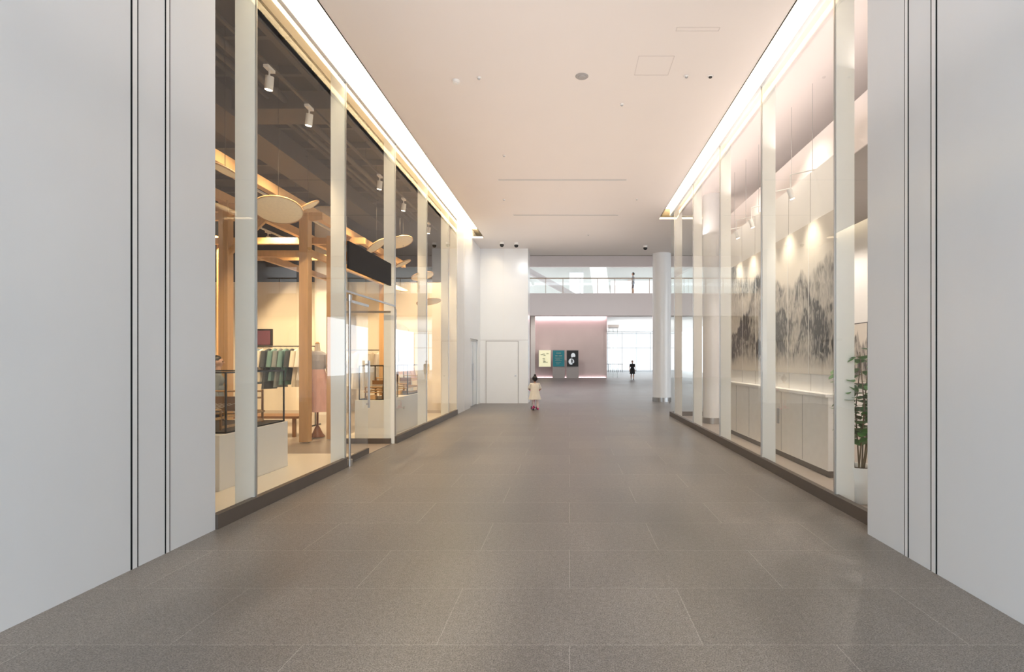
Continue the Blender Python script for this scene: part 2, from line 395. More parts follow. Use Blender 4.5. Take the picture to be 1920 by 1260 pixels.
b.build('door_4', 0)

# ---------------------------------------------------------------- shop track lights
def track(name, x, z, ys, y0, y1, tilt=(-.35, .3)):
    b = MB(); b.box(x-.02, x+.02, y0, y1, z+.2, z+.24, 'black' if z > 5 else 'lamp')
    for y in ys:
        d = Vector((tilt[0], tilt[1], -1)).normalized(); p = Vector((x, y, z))
        b.box(x-.035, x+.035, y-.09, y+.09, z+.16, z+.2, 'lamp')
        b.cyl(p+Vector((0, 0, .17)), p+Vector((0, 0, .05)), .012, .012, 'lamp', 8)
        b.cyl(p - d*.07, p + d*.11, .055, .055, 'lamp', 18)
        b.cyl(p + d*.108, p + d*.113, .045, .045, 'lampglow', 18)
    for y in (y0+.3, (y0+y1)/2, y1-.3): b.cyl((x, y, z+.24), (x, y, 6.13), .006, .006, 'black', 6)
    return b.build(name)
ty = [7.46, 8.6, 11.8, 13.5, 15.0, 15.9]
track('track_spotlights', -4.2, 5.5, ty, 5.1, 16.9, (-.15, .1))
track('track_spotlights', -6.55, 4.95, [10.8, 12.2, 13.4], 9.5, 16)
track('track_spotlights', -8.2, 4.9, [9.5, 11, 12.6, 14.5], 8, 16)
def spot(x, y, z, tx, ty_, tz, e, col=(1, .74, .45), ang=70, blend=.6, r=.05):
    l = bpy.data.lights.new('lamp_or_fill_spot', 'SPOT'); l.energy = e; l.color = col; l.spot_size = math.radians(ang); l.spot_blend = blend; l.shadow_soft_size = r
    o = bpy.data.objects.new('lamp_or_fill_spot', l); o.location = (x, y, z); o.rotation_euler = (Vector((tx, ty_, tz))-Vector((x, y, z))).to_track_quat('-Z', 'Y').to_euler()
    sc.collection.objects.link(o); return o
W = (1, .72, .42)
for y in ty: 
    spot(-4.24, y+.03, 5.35, -4.9, y+.8, 0, 330, W, 88)
for y in (10.8, 12.2, 13.4): spot(-6.6, y, 4.78, -7.2, y+2.2, .8, 350, W, 110)
for y in (9.5, 11, 12.6, 14.5): spot(-8.3, y, 4.72, -9.5, y+1.5, .8, 350, W, 115)

# timber pergola
b = MB(); w = .17
def post(x, y, z=4.5): b.box(x-w/2, x+w/2, y-w/2, y+w/2, .031, z, 'wood')
XA, XB, XC = -5.1, -6.25, -8.6
for y in (10.3, 14.6): post(XA, y); 
post(-4.78, 10.75, 4.1); post(XB, 9.7); post(XB, 14.2); post(XC, 9.7); post(XC, 13.2)
b.box(XA-.06, XA+.06, 6.2, 16.4, 4.45, 4.62, 'wood'); b.box(XB-.06, XB+.06, 6.2, 16.4, 4.45, 4.62, 'wood'); b.box(XC-.06, XC+.06, 6.2, 16.4, 4.45, 4.62, 'wood')
for y in (7.0, 9.7, 10.3, 12.4, 14.4): b.box(XC-.3, XA+.35, y-.05, y+.05, 4.30, 4.45, 'wood')
b.box(XB, XA, 10.25, 10.35, 3.6, 3.72, 'wood'); b.box(XA-.04, XA+.04, 10.3, 14.6, 3.65, 3.78, 'wood'); b.box(XB-.04, XB+.04, 9.7, 14.2, 3.65, 3.78, 'wood')
b.bar((XB, 9.7, 3.5), (XB+.9, 9.7, 4.35), .07, .09, 'wood')
b.build('timber_pergola', .006)

# paper disc lamps
def disc(px, py, X, dia, tilt):
    Y = X/(px-1068)*1000; Z = 1.6-(py-676)*Y/1000; r = dia/2
    prof = [(r*.02, -.17*r), (r*.35, -.16*r), (r*.7, -.10*r), (r*.93, -.03*r), (r, 0), (r*1.0, .015), (r*.93, .03*r+.01), (r*.6, .12*r), (r*.2, .22*r), (r*.02, .24*r)]
    T = Matrix.Translation((X, Y, Z)) @ Matrix.Rotation(tilt[0], 4, 'X') @ Matrix.Rotation(tilt[1], 4, 'Y')
    b = MB(); b.lathe(prof, 'paper', T, 40)
    b.cyl((X, Y, Z), (X, Y, 6.13), .004, .004, 'black', 6)
    b.lathe([(r*1.0, -.012), (r*1.02, -.012), (r*1.02, .012), (r*1.0, .012)], 'wood', T, 40, caps=False)
    b.build('paper_disc_lamp')
disc(422, 320, -4.6, .40, (-.15, .35)); disc(522, 394, -4.45, .68, (-.35, -.15)); disc(578, 387, -4.75, .42, (.3, -.5))
disc(706, 461, -4.4, .52, (.1, -.65)); disc(750, 454, -4.35, .66, (-.15, -.35)); disc(756, 494, -4.3, .42, (.1, -.45)); disc(792, 518, -4.2, .62, (-.15, -.3)); disc(804, 566, -4.1, .70, (-.1, -.2)); disc(742, 540, -5.2, .7, (.2, .3))

# shop column
b = MB(); b.cyl((-7.2, 16.1, 0.012), (-7.2, 16.1, 6.14), .45, .45, 'white', 40); b.build('shop_column')

# plinths & cases
def plinth(x0, x1, y0, y1, z0, h): return bx('display_plinth', x0, x1, y0, y1, z0, h, 'white', bevel=.006)
def case(x0, x1, y0, y1, z0, z1):
    f = MB(); t = .018
    for x in (x0, x1-t):
        for y in (y0, y1-t): f.box(x, x+t, y, y+t, z0, z1, 'black')
    for z in (z0, z1-t):
        f.box(x0, x1, y0, y0+t, z, z+t, 'black'); f.box(x0, x1, y1-t, y1, z, z+t, 'black'); f.box(x0, x0+t, y0, y1, z, z+t, 'black'); f.box(x1-t, x1, y0, y1, z, z+t, 'black')
    f.box(x0, x1, y0, y1, z0, z0+.01, 'black')
    g = MB(); g.box(x0+.004, x0+.008, y0+t, y1-t, z0+t, z1-t, 'glass2'); g.box(x1-.008, x1-.004, y0+t, y1-t, z0+t, z1-t, 'glass2'); g.box(x0+t, x1-t, y0+.004, y0+.008, z0+t, z1-t, 'glass2'); g.box(x0+t, x1-t, y1-.008, y1-.004, z0+t, z1-t, 'glass2')
    l = MB(); cx, cy = (x0+x1)/2, (y0+y1)/2; W_, D_ = (x1-x0)*.34, (y1-y0)*.34; H_ = (z1-z0)*.62; s = .022; zb = z0+.012
    for sx_ in (-1, 1):
        for sy_ in (-1, 1): l.box(cx+sx_*W_-s/2, cx+sx_*W_+s/2, cy+sy_*D_-s/2, cy+sy_*D_+s/2, zb, zb+H_*(1 if sy_ > 0 else .55), 'woodd')
        l.box(cx+sx_*W_-s/2, cx+sx_*W_+s/2, cy-D_*1.25, cy+D_*1.1, zb+H_*.3, zb+H_*.36, 'wood'); l.box(cx+sx_*W_-s/2, cx+sx_*W_+s/2, cy-D_, cy+D_, zb+.02, zb+.05, 'wood')
    for zz, yy in ((.3, -D_), (.36, 0), (.36, D_), (.95, D_), (.55, -D_), (.75, D_)): l.cyl((cx-W_, cy+yy, zb+H_*zz), (cx+W_, cy+yy, zb+H_*zz), .014, .014, 'wood', 10)
    for i in range(12): 
        x = cx-W_*.8+W_*1.6*i/11; l.cyl((x, cy-D_, zb+H_*.56), (x, cy+D_, zb+H_*.76), .0025, .0025, 'cloth_cream', 5)
    l.box(cx-W_*.8, cx+W_*.8, cy-.02, cy+.0, zb+H_*.45, zb+H_*.85, 'woodd'); l.box(cx-W_*.5, cx+W_*.5, cy-D_*1.5, cy-D_*1.15, zb, zb+H_*.18, 'wood')
    group('display_case', [f.build('frame'), g.build('glazing'), l.build('loom_model')])
plinth(-5.6, -4.2, 6.4, 7.95, .03, .70); case(-5.5, -4.22, 6.55, 7.9, .702, 1.46)
plinth(-4.32, -3.72, 10.72, 13.9, .03, .80); case(-4.27, -3.76, 10.8, 11.7, .802, 1.5); case(-4.27, -3.76, 12.4, 13.7, .802, 1.5)

# garments
def garment(b, x, y, ztop, L, m, w=.42, d=.07, rot=0.0, sleeves=True, flare=1.15):
    T = Matrix.Translation((x, y, ztop)) @ Matrix.Rotation(rot, 4, 'Z')
    n = 36; rows = [(0, .18, .6), (-.03, .5, .8), (-.07, .95, 1), (-.16, .98, 1), (-.3, .88, 1), (-.5, .85, 1.1)]
    rows = [(z*1.0, a, c) for z, a, c in rows if -z < L*.7] + [(-L*.8, .9*flare, 1.3), (-L, 1.0*flare, 1.5)]
    vs = []
    for z, a, c in rows:
        for i in range(n):
            t = 2*math.pi*i/n; f = 1+.10*math.sin(9*t+x*7)*min(1, -z*1.5)
            vs.append(T @ Vector((w/2*a*math.cos(t)*f, d*c*math.sin(t)*f, z)))
    k = len(rows)
    b.add(vs, [(j*n+i, j*n+(i+1) % n, (j+1)*n+(i+1) % n, (j+1)*n+i) for j in range(k-1) for i in range(n)], m, True)
    b.add(vs[:n], [tuple(range(n))], m); b.add(vs[-n:], [tuple(range(n))], m)
    if sleeves:
        for s_ in (-1, 1): b.cyl(T @ Vector((s_*w*.42, 0, -.06)), T @ Vector((s_*w*.56, 0, -.45)), .055, .065, m, 14)
    b.cyl(T @ Vector((0, 0, 0)), T @ Vector((0, 0, .07)), .004, .004, 'steel', 6)
b = MB(); Yr = 13.0; zr = 1.95
b.cyl((-7.75, Yr, zr), (-6.2, Yr, zr), .012, .012, 'black', 10)
for x in (-7.75, -6.2):
    b.cyl((x, Yr, .012), (x, Yr, zr), .014, .014, 'black', 10); b.box(x-.02, x+.02, Yr-.25, Yr+.25, .012, .04, 'black')
cl = ['cloth_blue', 'cloth_cream', 'cloth_dark', 'cloth_teal', 'cloth_slate', 'cloth_teal', 'cloth_dark', 'cloth_cream', 'cloth_white', 'cloth_cream']
for i, c in enumerate(cl):
    garment(b, -7.6+i*.14, Yr, zr-.06, random.uniform(.75, 1.1), c, .36, .035, math.radians(78 - 4*(i % 3)), True)
b.build('clothes_rack')
b = MB(); Yr = 15.3
b.cyl((-6.7, Yr, 1.9), (-4.9, Yr, 1.9), .012, .012, 'black', 10)
for x in (-6.7, -4.9): b.cyl((x, Yr, .012), (x, Yr, 1.9), .014, .014, 'black', 10)
for i in range(8): garment(b, -6.55+i*.22, Yr, 1.84, random.uniform(.8, 1.1), random.choice(['cloth_white', 'cloth_cream', 'cloth_pink', 'cloth_greyblue', 'cloth_cream']), .36, .04, math.radians(70))
b.build('clothes_rack')
# dressed mannequin
def mannequin(x, y, m1, m2, zt=1.62, L=1.15):
    b = MB(); b.lathe([(.15, .031), (.15, .045), (.10, .10), (.05, .22), (.022, .26), (.02, .8)], 'vase', Matrix.Translation((x, y, 0)), 28)
    T = Matrix.Translation((x, y, 0))
    b.lathe([(.045, zt+.14), (.05, zt+.06), (.06, zt)], 'cream', T, 20)
    b.sphere((x, y, zt+.14), .045, 'wood')
    n = 40; rows = [(0, .07, .06), (-.03, .14, .08), (-.08, .195, .095), (-.2, .18, .11), (-.38, .15, .10), (-.55, .19, .13), (-.8, .23, .16), (-L, .26, .19)]
    vs = []
    for z, a, c in rows:
        for i in range(n):
            t = 2*math.pi*i/n; f = 1+.09*math.sin(8*t)*min(1, max(0, -z-.35))
            vs.append((x+a*math.cos(t)*f, y+c*math.sin(t)*f, zt+z))
    for j in range(len(rows)-1):
        b.add(vs[j*n:(j+2)*n], [(i, (i+1) % n, n+(i+1) % n, n+i) for i in range(n)], m1 if j < 4 else m2, True)
    b.add(vs[-n:], [tuple(range(n))], m2)
    for s_ in (-1, 1): b.cyl((x+s_*.17, y, zt-.08), (x+s_*.27, y+.03, zt-.55), .055, .075, m1, 16)
    b.build('dressed_mannequin')
mannequin(-5.2, 11.0, 'cloth_greyblue', 'cloth_pink', 1.80, 1.25)
mannequin(-4.55, 14.7, 'cloth_pink', 'cloth_white', 1.6, 1.0)
b = MB(); b.box(-9.95, -9.45, 16.93, 16.995, 2.05, 2.6, 'black'); b.box(-9.9, -9.5, 16.92, 16.95, 2.1, 2.55, 'purple'); b.build('framed_textile')
for X in (-5.45, -8.6):
    b = MB(); r = .36; pts = [(-r, 0), (r, 0), (r, 1.4)] + [(r*math.cos(a), 1.4+r*math.sin(a)) for a in [math.pi*i/14 for i in range(1, 14)]] + [(-r, 1.4)]
    vs = [(X+p[0], 16.94, 1.0+p[1]) for p in pts] + [(X+p[0], 16.995, 1.0+p[1]) for p in pts]; n = len(pts)
    b.add(vs, [tuple(range(n))], 'shoppale'); b.add(vs, [(i, (i+1) % n, n+(i+1) % n, n+i) for i in range(n)], 'wood'); b.build('arched_wall_panel')
b = MB(); b.box(-7.6, -5.6, 11.0, 11.6, .40, .45, 'woodd')
for x in (-7.5, -5.75):
    for y in (11.05, 11.5): b.box(x, x+.06, y, y+.06, .012, .40, 'woodd')
b.build('wooden_bench')

# ---------------------------------------------------------------- right gallery
GY0, GY1 = 4.94, 15.4
kids = []; rf = [5.88+2.245*i for i in range(5)]
edges = [GY0] + rf + [GY1]
b = MB()
for i in range(len(edges)-1): b.box(GR-.006, GR+.006, edges[i]+.006, edges[i+1]-.006, .12, CZ+.02, 'glass')
b.box(GR+.01, 5.5, GY1-.006, GY1+.006, .12, CZ+.02, 'glass')
kids.append(b.build('panes'))
b = MB()
for y in rf: b.box(GR+.012, GR+.21, y-.02, y+.02, 0, CZ, 'fin')
kids.append(b.build('fins'))
b = MB(); b.box(GR-.03, GR+.04, GY0, GY1+.02, 0, .13, 'base'); b.box(GR, 5.5, GY1-.04, GY1+.03, 0, .13, 'base'); kids.append(b.build('sill'))
b = MB(); b.box(GR-.02, GR+.06, GY0, GY1, CZ+.02, CZ+.36, 'covepaint'); b.box(GR-.03, GR+.05, GY0, GY1, CZ-.03, CZ+.03, 'alu'); b.box(GR, 5.5, GY1, GY1+.06, CZ-.03, CZ+.36, 'covepaint'); kids.append(b.build('header'))
b = MB()
for y in rf: b.box(GR-.008, GR+.01, y-.006, y+.006, .13, CZ, 'steel')
kids.append(b.build('joints'))
group('gallery_glass_facade', kids)
b = MB(); b.box(GR+.06, 9, GY0, GY1, CZ, CZ+.06, 'galceil'); b.build('ceiling_gallery')
bx('floor_gallery', GR+.06, 9, GY0, GY1-.06, 0, .01, 'shopfloor')
b = MB(); b.box(6.2, 6.4, 5, GY1, 0, CZ, 'white'); b.box(6.16, 6.2, 5, GY1, .01, .14, 'base'); b.build('wall_gallery_back')
bx('wall_gallery_near', 3.2, 6.2, 4.75, 4.93, 0, CZ, 'white')
b = MB(); b.box(4.0, 6.18, 6.5, GY1-.1, 4.55, 5.2, 'grey'); b.box(3.98, 4.0, 6.5, GY1-.1, 4.5, 5.22, 'galceil'); b.build('gallery_bulkhead')
# partition with painting
PX = 3.62; PY0, PY1 = 7.22, 12.0
b = MB(); b.box(PX, PX+.12, PY0, PY1, .01, 4.42, 'white')
b.box(PX-.12, PX, PY0, PY1, .10, 1.10, 'lamp'); b.box(PX-.16, PX+.0, PY0-.01, PY1+.01, 1.10, 1.14, 'lamp'); b.box(PX-.10, PX, PY0, PY1, .01, .10, 'base')
for i in range(1, 6): 
    y = PY0+(PY1-PY0)*i/6; b.box(PX-.123, PX-.119, y-.006, y+.006, .12, 1.08, 'grey'); b.box(PX-.003, PX, y-.004, y+.004, 3.5, 4.42, 'grey')
    b.box(PX-.003, PX, y-.02, y-.012, 1.14, 1.4, 'grey')
b.box(PX-.14, PX-.118, 8.9, 8.96, .55, .8, 'steel')
for i in range(7):
    y = PY0+.1+(PY1-PY0-.2)*i/6; b.cyl((PX+.06, y, 4.42), (PX+.06, y, CZ), .004, .004, 'steel', 6)
b.build('gallery_partition')
bx('ink_landscape_painting', PX-.02, PX-.001, PY0+.05, PY1-.15, 1.40, 3.66, 'paint')
b = MB()
for i in range(1, 6):
    y = PY0+.05+(PY1-.15-PY0-.05)*i/6; b.box(PX-.023, PX-.0205, y-.006, y+.006, 1.40, 3.66, 'white')
b.build('scroll_border')
# picture lights on short arms from the partition top
b = MB()
sy = [7.9, 8.75, 9.6, 10.45, 11.3]
for y in sy:
    p = Vector((3.27, y, 4.08)); d = Vector((.33, 0, -1)).normalized()
    b.cyl((PX+.02, y, 4.43), (3.27, y, 4.35), .008, .008, 'lamp', 8); b.cyl((3.27, y, 4.35), p, .008, .008, 'lamp', 8)
    b.cyl(p-d*.06, p+d*.09, .038, .038, 'lamp', 16); b.cyl(p+d*.088, p+d*.093, .032, .032, 'lampglow', 16)
b.build('picture_lights')
for y in sy: spot(3.28, y, 3.97, 3.60, y, 2.5, 75, (1, .86, .68), 80, 1.0, .07)
WG = (1, .85, .74)
for y in (6.5, 9, 11.5, 14): spot(5.2, y, 4.4, 5.2, y, 0, 160, WG, 140)
for y in (6.2, 8.6, 11): spot(3.2, y, 5.7, 3.45, y, 0, 150, WG, 105)
spot(4.9, 14.3, 5.7, 4.6, 14.3, 0, 80, WG, 120)
for y in (8.2, 9.6, 11.0, 12.4):
    b = MB(); b.box(6.15, 6.19, y, y+.7, 1.1, 2.4, 'black'); b.box(6.14, 6.16, y+.02, y+.68, 1.12, 2.38, 'paint'); b.build('framed_scroll')
# columns
def column(x, y, r, z1):
    b = MB(); b.cyl((x, y, 0.011), (x, y, z1-.001), r, r, 'satin', 48); b.cyl((x, y, 0), (x, y, .16), r+.012, r+.012, 'steel', 48); b.build('round_column')
column(3.63, 21.0, .36, CZ); column(3.66, 13.6, .26, CZ)
column(11.5, 21.0, .36, CZ)

# plant
b = MB(); px_, py_ = 3.25, 6.0
b.lathe([(.13, .012), (.15, .05), (.18, .22), (.20, .42), (.185, .42), (.17, .36)], 'pot', Matrix.Translation((px_, py_, 0)), 32, caps=True)
b.cyl((px_, py_, .34), (px_, py_, .37), .17, .17, 'soil', 24)
for k in range(9):
    a = k*2.4; top = Vector((px_+.18*math.cos(a), py_+.20*math.sin(a), random.uniform(1.25, 1.9))); base = Vector((px_+.05*math.cos(a), py_+.05*math.sin(a), .36))
    mid = (base+top)/2 + Vector((.06*math.cos(a+1), .06*math.sin(a+1), .05))
    b.cyl(base, mid, .009, .007, 'stem', 8); b.cyl(mid, top, .007, .004, 'stem', 8)
    for j in range(24):
        t = random.uniform(.3, 1.0); p = base.lerp(mid, t*2) if t < .5 else mid.lerp(top, t*2-1)
        th = random.uniform(0, 6.28); el = random.uniform(-.5, .5)
        d = Vector((math.cos(th)*math.cos(el), math.sin(th)*math.cos(el), math.sin(el))); Ll = random.uniform(.09, .16); q = d.cross(Vector((0, 0, 1))).normalized()*Ll*.42
        dn = Vector((0, 0, -.03)); p2 = p + d*.04
        b.add([p2, p2+d*Ll*.3+q, p2+d*Ll*.7+q*.8+dn*.6, p2+d*Ll+dn, p2+d*Ll*.7-q*.8+dn*.6, p2+d*Ll*.3-q, p2+d*Ll*.5-Vector((0, 0, .012))], [(0, 1, 6), (1, 2, 6), (2, 3, 6), (3, 4, 6), (4, 5, 6), (5, 0, 6)], 'leaf', True)
        b.cyl(p, p2, .002, .002, 'stem', 5)
b.build('potted_plant')

# ---------------------------------------------------------------- atrium
AT = 9.9
bx('wall_atrium_left', -14.2, -14, 20.9, 60, 0, 11, 'white'); bx('wall_atrium_near', -14, -3.76, 20.5, 20.7, 0, AT, 'white')
b = MB(); b.box(16, 16.2, 15, 50, 0, 11, 'white'); b.build('wall_atrium_right')
b = MB(); b.box(-14, 16, 33.5, 40, AT, AT+.2, 'galceil')
for x in range(-14, 17, 5): b.box(x-.1, x+.1, 21.4, 33.5, AT, AT+.3, 'white')
b.build('ceiling_atrium')
bx('added_roof_filter', -14, 16, 21.4, 33.5, AT+.30, AT+.32, 'rooftint')  # unseen pane added over the open roof to dim and warm the daylight
# bridge
b = MB(); b.box(-14, 16, 40, 40.4, 4.96, 6.64, 'galceil'); b.box(-14, 16, 40.4, 50, 5.7, 6.62, 'galceil'); b.build('balcony_slab')
b = MB(); b.box(-14, 16, 40, 40.3, 8.64, 11, 'galceil'); b.box(-14, 16, 40.3, 43.0, 10.8, 11, 'white'); b.box(-14, 16, 47.5, 50, 10.8, 11, 'white'); b.build('balcony_ceiling')
b = MB()
b.box(-14, 16, 50, 50.3, 6.62, 7.6, 'palegrey'); b.box(-14, .0, 50, 50.3, 7.6, 10.8, 'palegrey'); b.box(1.3, 16, 50, 50.3, 7.6, 10.8, 'palegrey'); b.box(0, 1.3, 50, 50.3, 9.9, 10.8, 'palegrey')
b.build('wall_balcony_back')
bx('window_1', 0.0, 1.3, 50.1, 50.14, 7.6, 9.9, 'tint')
b = MB(); b.add([(2.2, 46, 6.63), (3.6, 46, 6.63), (3.0, 46, 10.75), (1.6, 46, 10.75), (2.2, 46.6, 6.63), (3.6, 46.6, 6.63), (3.0, 46.6, 10.75), (1.6, 46.6, 10.75)], [(0, 1, 2, 3), (7, 6, 5, 4), (0, 3, 7, 4), (1, 5, 6, 2), (3, 2, 6, 7), (0, 4, 5, 1)], 'lamp'); b.build('slanted_pier')
bx('wall_balcony_partition', 3.8, 8, 49.4, 49.6, 6.63, 9.0, 'galceil')
b = MB(); b.bar((-4.5, 44, 9.6), (.9, 45.8, 6.85), .5, .4, 'grey'); b.build('stair_stringer')
# railing
g = MB(); g.box(-14, 16, 40.1, 40.115, 6.64, 7.75, 'glass'); r = MB(); r.box(-14, 16, 40.07, 40.14, 7.75, 7.82, 'handrail')
x = -13.5
while x < 16: r.box(x-.02, x+.02, 40.09, 40.13, 6.64, 7.75, 'handrail'); x += 1.3
group('balcony_railing', [r.build('rail'), g.build('infill')])
# pink wall
b = MB(); b.box(-14, 3.5, 50, 50.3, 0, 5.7, 'pink'); b.build('wall_pink')
b = MB(); b.box(-3.6, -3.2, 49.3, 50, 0, 5.7, 'white'); b.build('wall_pilaster')
b = MB(); b.box(-3.1, 3.4, 49.75, 49.93, 5.6, 5.66, 'pinkled'); b.build('pink_cove_strip')
b = MB(); b.box(-3.1, 3.4, 49.93, 49.97, .005, .015, 'pinkled'); b.build('pink_floor_strip')
for x in (-9, -6, -3, -.5, 2, 5, 8): spot(x, 46.5, 5.6, x, 49.9, 1.5, 180, (1, .88, .80), 120, .9)  # spots added under the slab to brighten the pink wall, no fixtures
# far hall
b = MB(); b.box(3.5, 16, 50, 78, 5.7, 5.8, 'white'); b.build('ceiling_far_hall')
bx('wall_far_hall_left', 3.3, 3.5, 50.3, 78, 0, 5.7, 'white')
b = MB()
x = 3.5
while x < 16.1: b.box(x-.04, x+.04, 77.8, 78, 0, 5.7, 'winframe'); x += 2.08
for z in (0, 3.4, 5.5): b.box(3.5, 16, 77.82, 77.98, z, z+.08, 'winframe')
b.box(3.5, 16, 78.02, 78.04, 0, 5.7, 'tint')
b.build('window_2')
b = MB(); b.box(3.6, 7.2, 72, 72.05, 1.1, 1.18, 'black')
for i in range(14): b.box(3.6+i*.27, 3.64+i*.27, 72, 72.05, 0, 1.15, 'black')
b.build('metal_barrier')
b = MB()
for a in (0, 1, 2): 
    x = 3.6+a*.42; b.box(x, x+.04, 49.2+.25*a, 49.24+.25*a, 0, 4.6, 'steel')
b.box(3.6, 4.5, 49.2, 49.24, 4.55, 4.65, 'steel'); b.box(3.64, 4.02, 49.3, 49.31, .05, 4.55, 'glass'); b.box(3.55, 4.55, 49.1, 49.9, 4.65, 4.9, 'white'); b.box(4.06, 4.5, 49.6, 49.61, .05, 4.55, 'glass')
b.build('door_5')
# posters
def Yp(px, Y): return (px-1068)*Y/1000
Y = 48.9
def poster(name, p0, p1, front, art, stand):
    x0, x1 = Yp(p0, Y), Yp(p1, Y); z0, z1 = 1.05, 2.52
    b = MB()
    if stand: b.box(x0, x1, Y, Y+.25, 0, z1+.05, 'grey')
    else: b.box(x0, x1, Y, Y+1.08, z0-.05, z1+.05, 'lamp')
    b.box(x0+.04, x1-.04, Y-.03, Y, z0, z1, front)
    w = x1-x0
    if art == 'text':
        for i, (a, c, z) in enumerate(((.3, .7, 2.25), (.22, .42, 2.0), (.5, .78, 2.0), (.2, .8, 1.82), (.25, .6, 1.7), (.2, .75, 1.58), (.25, .7, 1.4), (.3, .55, 1.28))): b.box(x0+a*w, x0+c*w, Y-.035, Y-.03, z, z+(.06 if i < 3 else .03), 'cloth_sage')
    if art == 'figure':
        b.sphere((x0+.55*w, Y-.03, 2.05), .2, 'posterpale', (1, .1, 1.2)); b.sphere((x0+.4*w, Y-.03, 1.5), .26, 'posterpale', (1.0, .1, 1.1)); b.sphere((x0+.6*w, Y-.045, 1.85), .12, 'posterblack', (1.4, .1, .7)); b.sphere((x0+.45*w, Y-.05, 1.55), .12, 'posterblack', (.6, .1, 1.6)); b.sphere((x0+.58*w, Y-.05, 1.3), .08, 'posterblack', (1.6, .1, .8))
    if art == 'map':
        for i in range(9): 
            xx = x0+w*random.uniform(.15, .7); zz = random.uniform(1.2, 2.2); b.box(xx, xx+.22, Y-.035, Y-.03, zz, zz+.07, 'cloth_sage')
    b.build(name)
poster('poster_lightbox', 1010, 1033, 'posterlit', 'map', False)
poster('information_kiosk', 1036, 1059, 'teal', 'text', True)
poster('information_kiosk', 1062, 1085, 'posterblack', 'figure', True)

# ---------------------------------------------------------------- people
def capsule(b, p0, p1, r0, r1):
    p0, p1 = Vector(p0), Vector(p1)
    if (p1-p0).length > 1e-5: b.cyl(p0, p1, r0, r1, 'skin', 14)
    b.sphere(p0, r0, 'skin', n=14, k=9); b.sphere(p1, r1, 'skin', n=14, k=9)
def person(name, loc, rotz, parts, extra, H, vox=.008):
    b = MB()
    for p0, p1, r0, r1, m in parts: capsule(b, Vector(p0)*H, Vector(p1)*H, r0*H, r1*H)
    me = bpy.data.meshes.new('tmp'); me.from_pydata(b.v, [], b.f); me.update()
    o = bpy.data.objects.new('tmp', me); sc.collection.objects.link(o)
    r = o.modifiers.new('r', 'REMESH'); r.mode = 'VOXEL'; r.voxel_size = vox
    s = o.modifiers.new('s', 'SMOOTH'); s.factor = .5; s.iterations = 2
    dg = bpy.context.evaluated_depsgraph_get(); dg.update()
    nm = bpy.data.meshes.new_from_object(o.evaluated_get(dg)); bpy.data.objects.remove(o)
    mats = []
    for p in parts:
        if M[p[4]] not in mats: mats.append(M[p[4]])
    nm.materials.clear()
    for m in mats: nm.materials.append(m)
    segs = [(Vector(p[0])*H, (Vector(p[1])-Vector(p[0]))*H, p[2]*H, p[3]*H, mats.index(M[p[4]])) for p in parts]
    for f in nm.polygons:
        c = f.center; best = 1e9; bi = 0
        for a, d, r0, r1, k in segs:
            L2 = d.length_squared; t = 0 if L2 < 1e-9 else max(0, min(1, (c-a).dot(d)/L2))
            q = (c-a-d*t).length-(r0+(r1-r0)*t)
            if q < best: best = q; bi = k
        f.material_index = bi; f.use_smooth = True
    body = bpy.data.objects.new('body', nm); sc.collection.objects.link(body)
    e = bpy.data.objects.new(name, None); sc.collection.objects.link(e); e.location = loc; e.rotation_euler = (0, 0, rotz); body.parent = e
    if extra is not None:
        oo = extra.build('clothing'); oo.parent = e
    return e
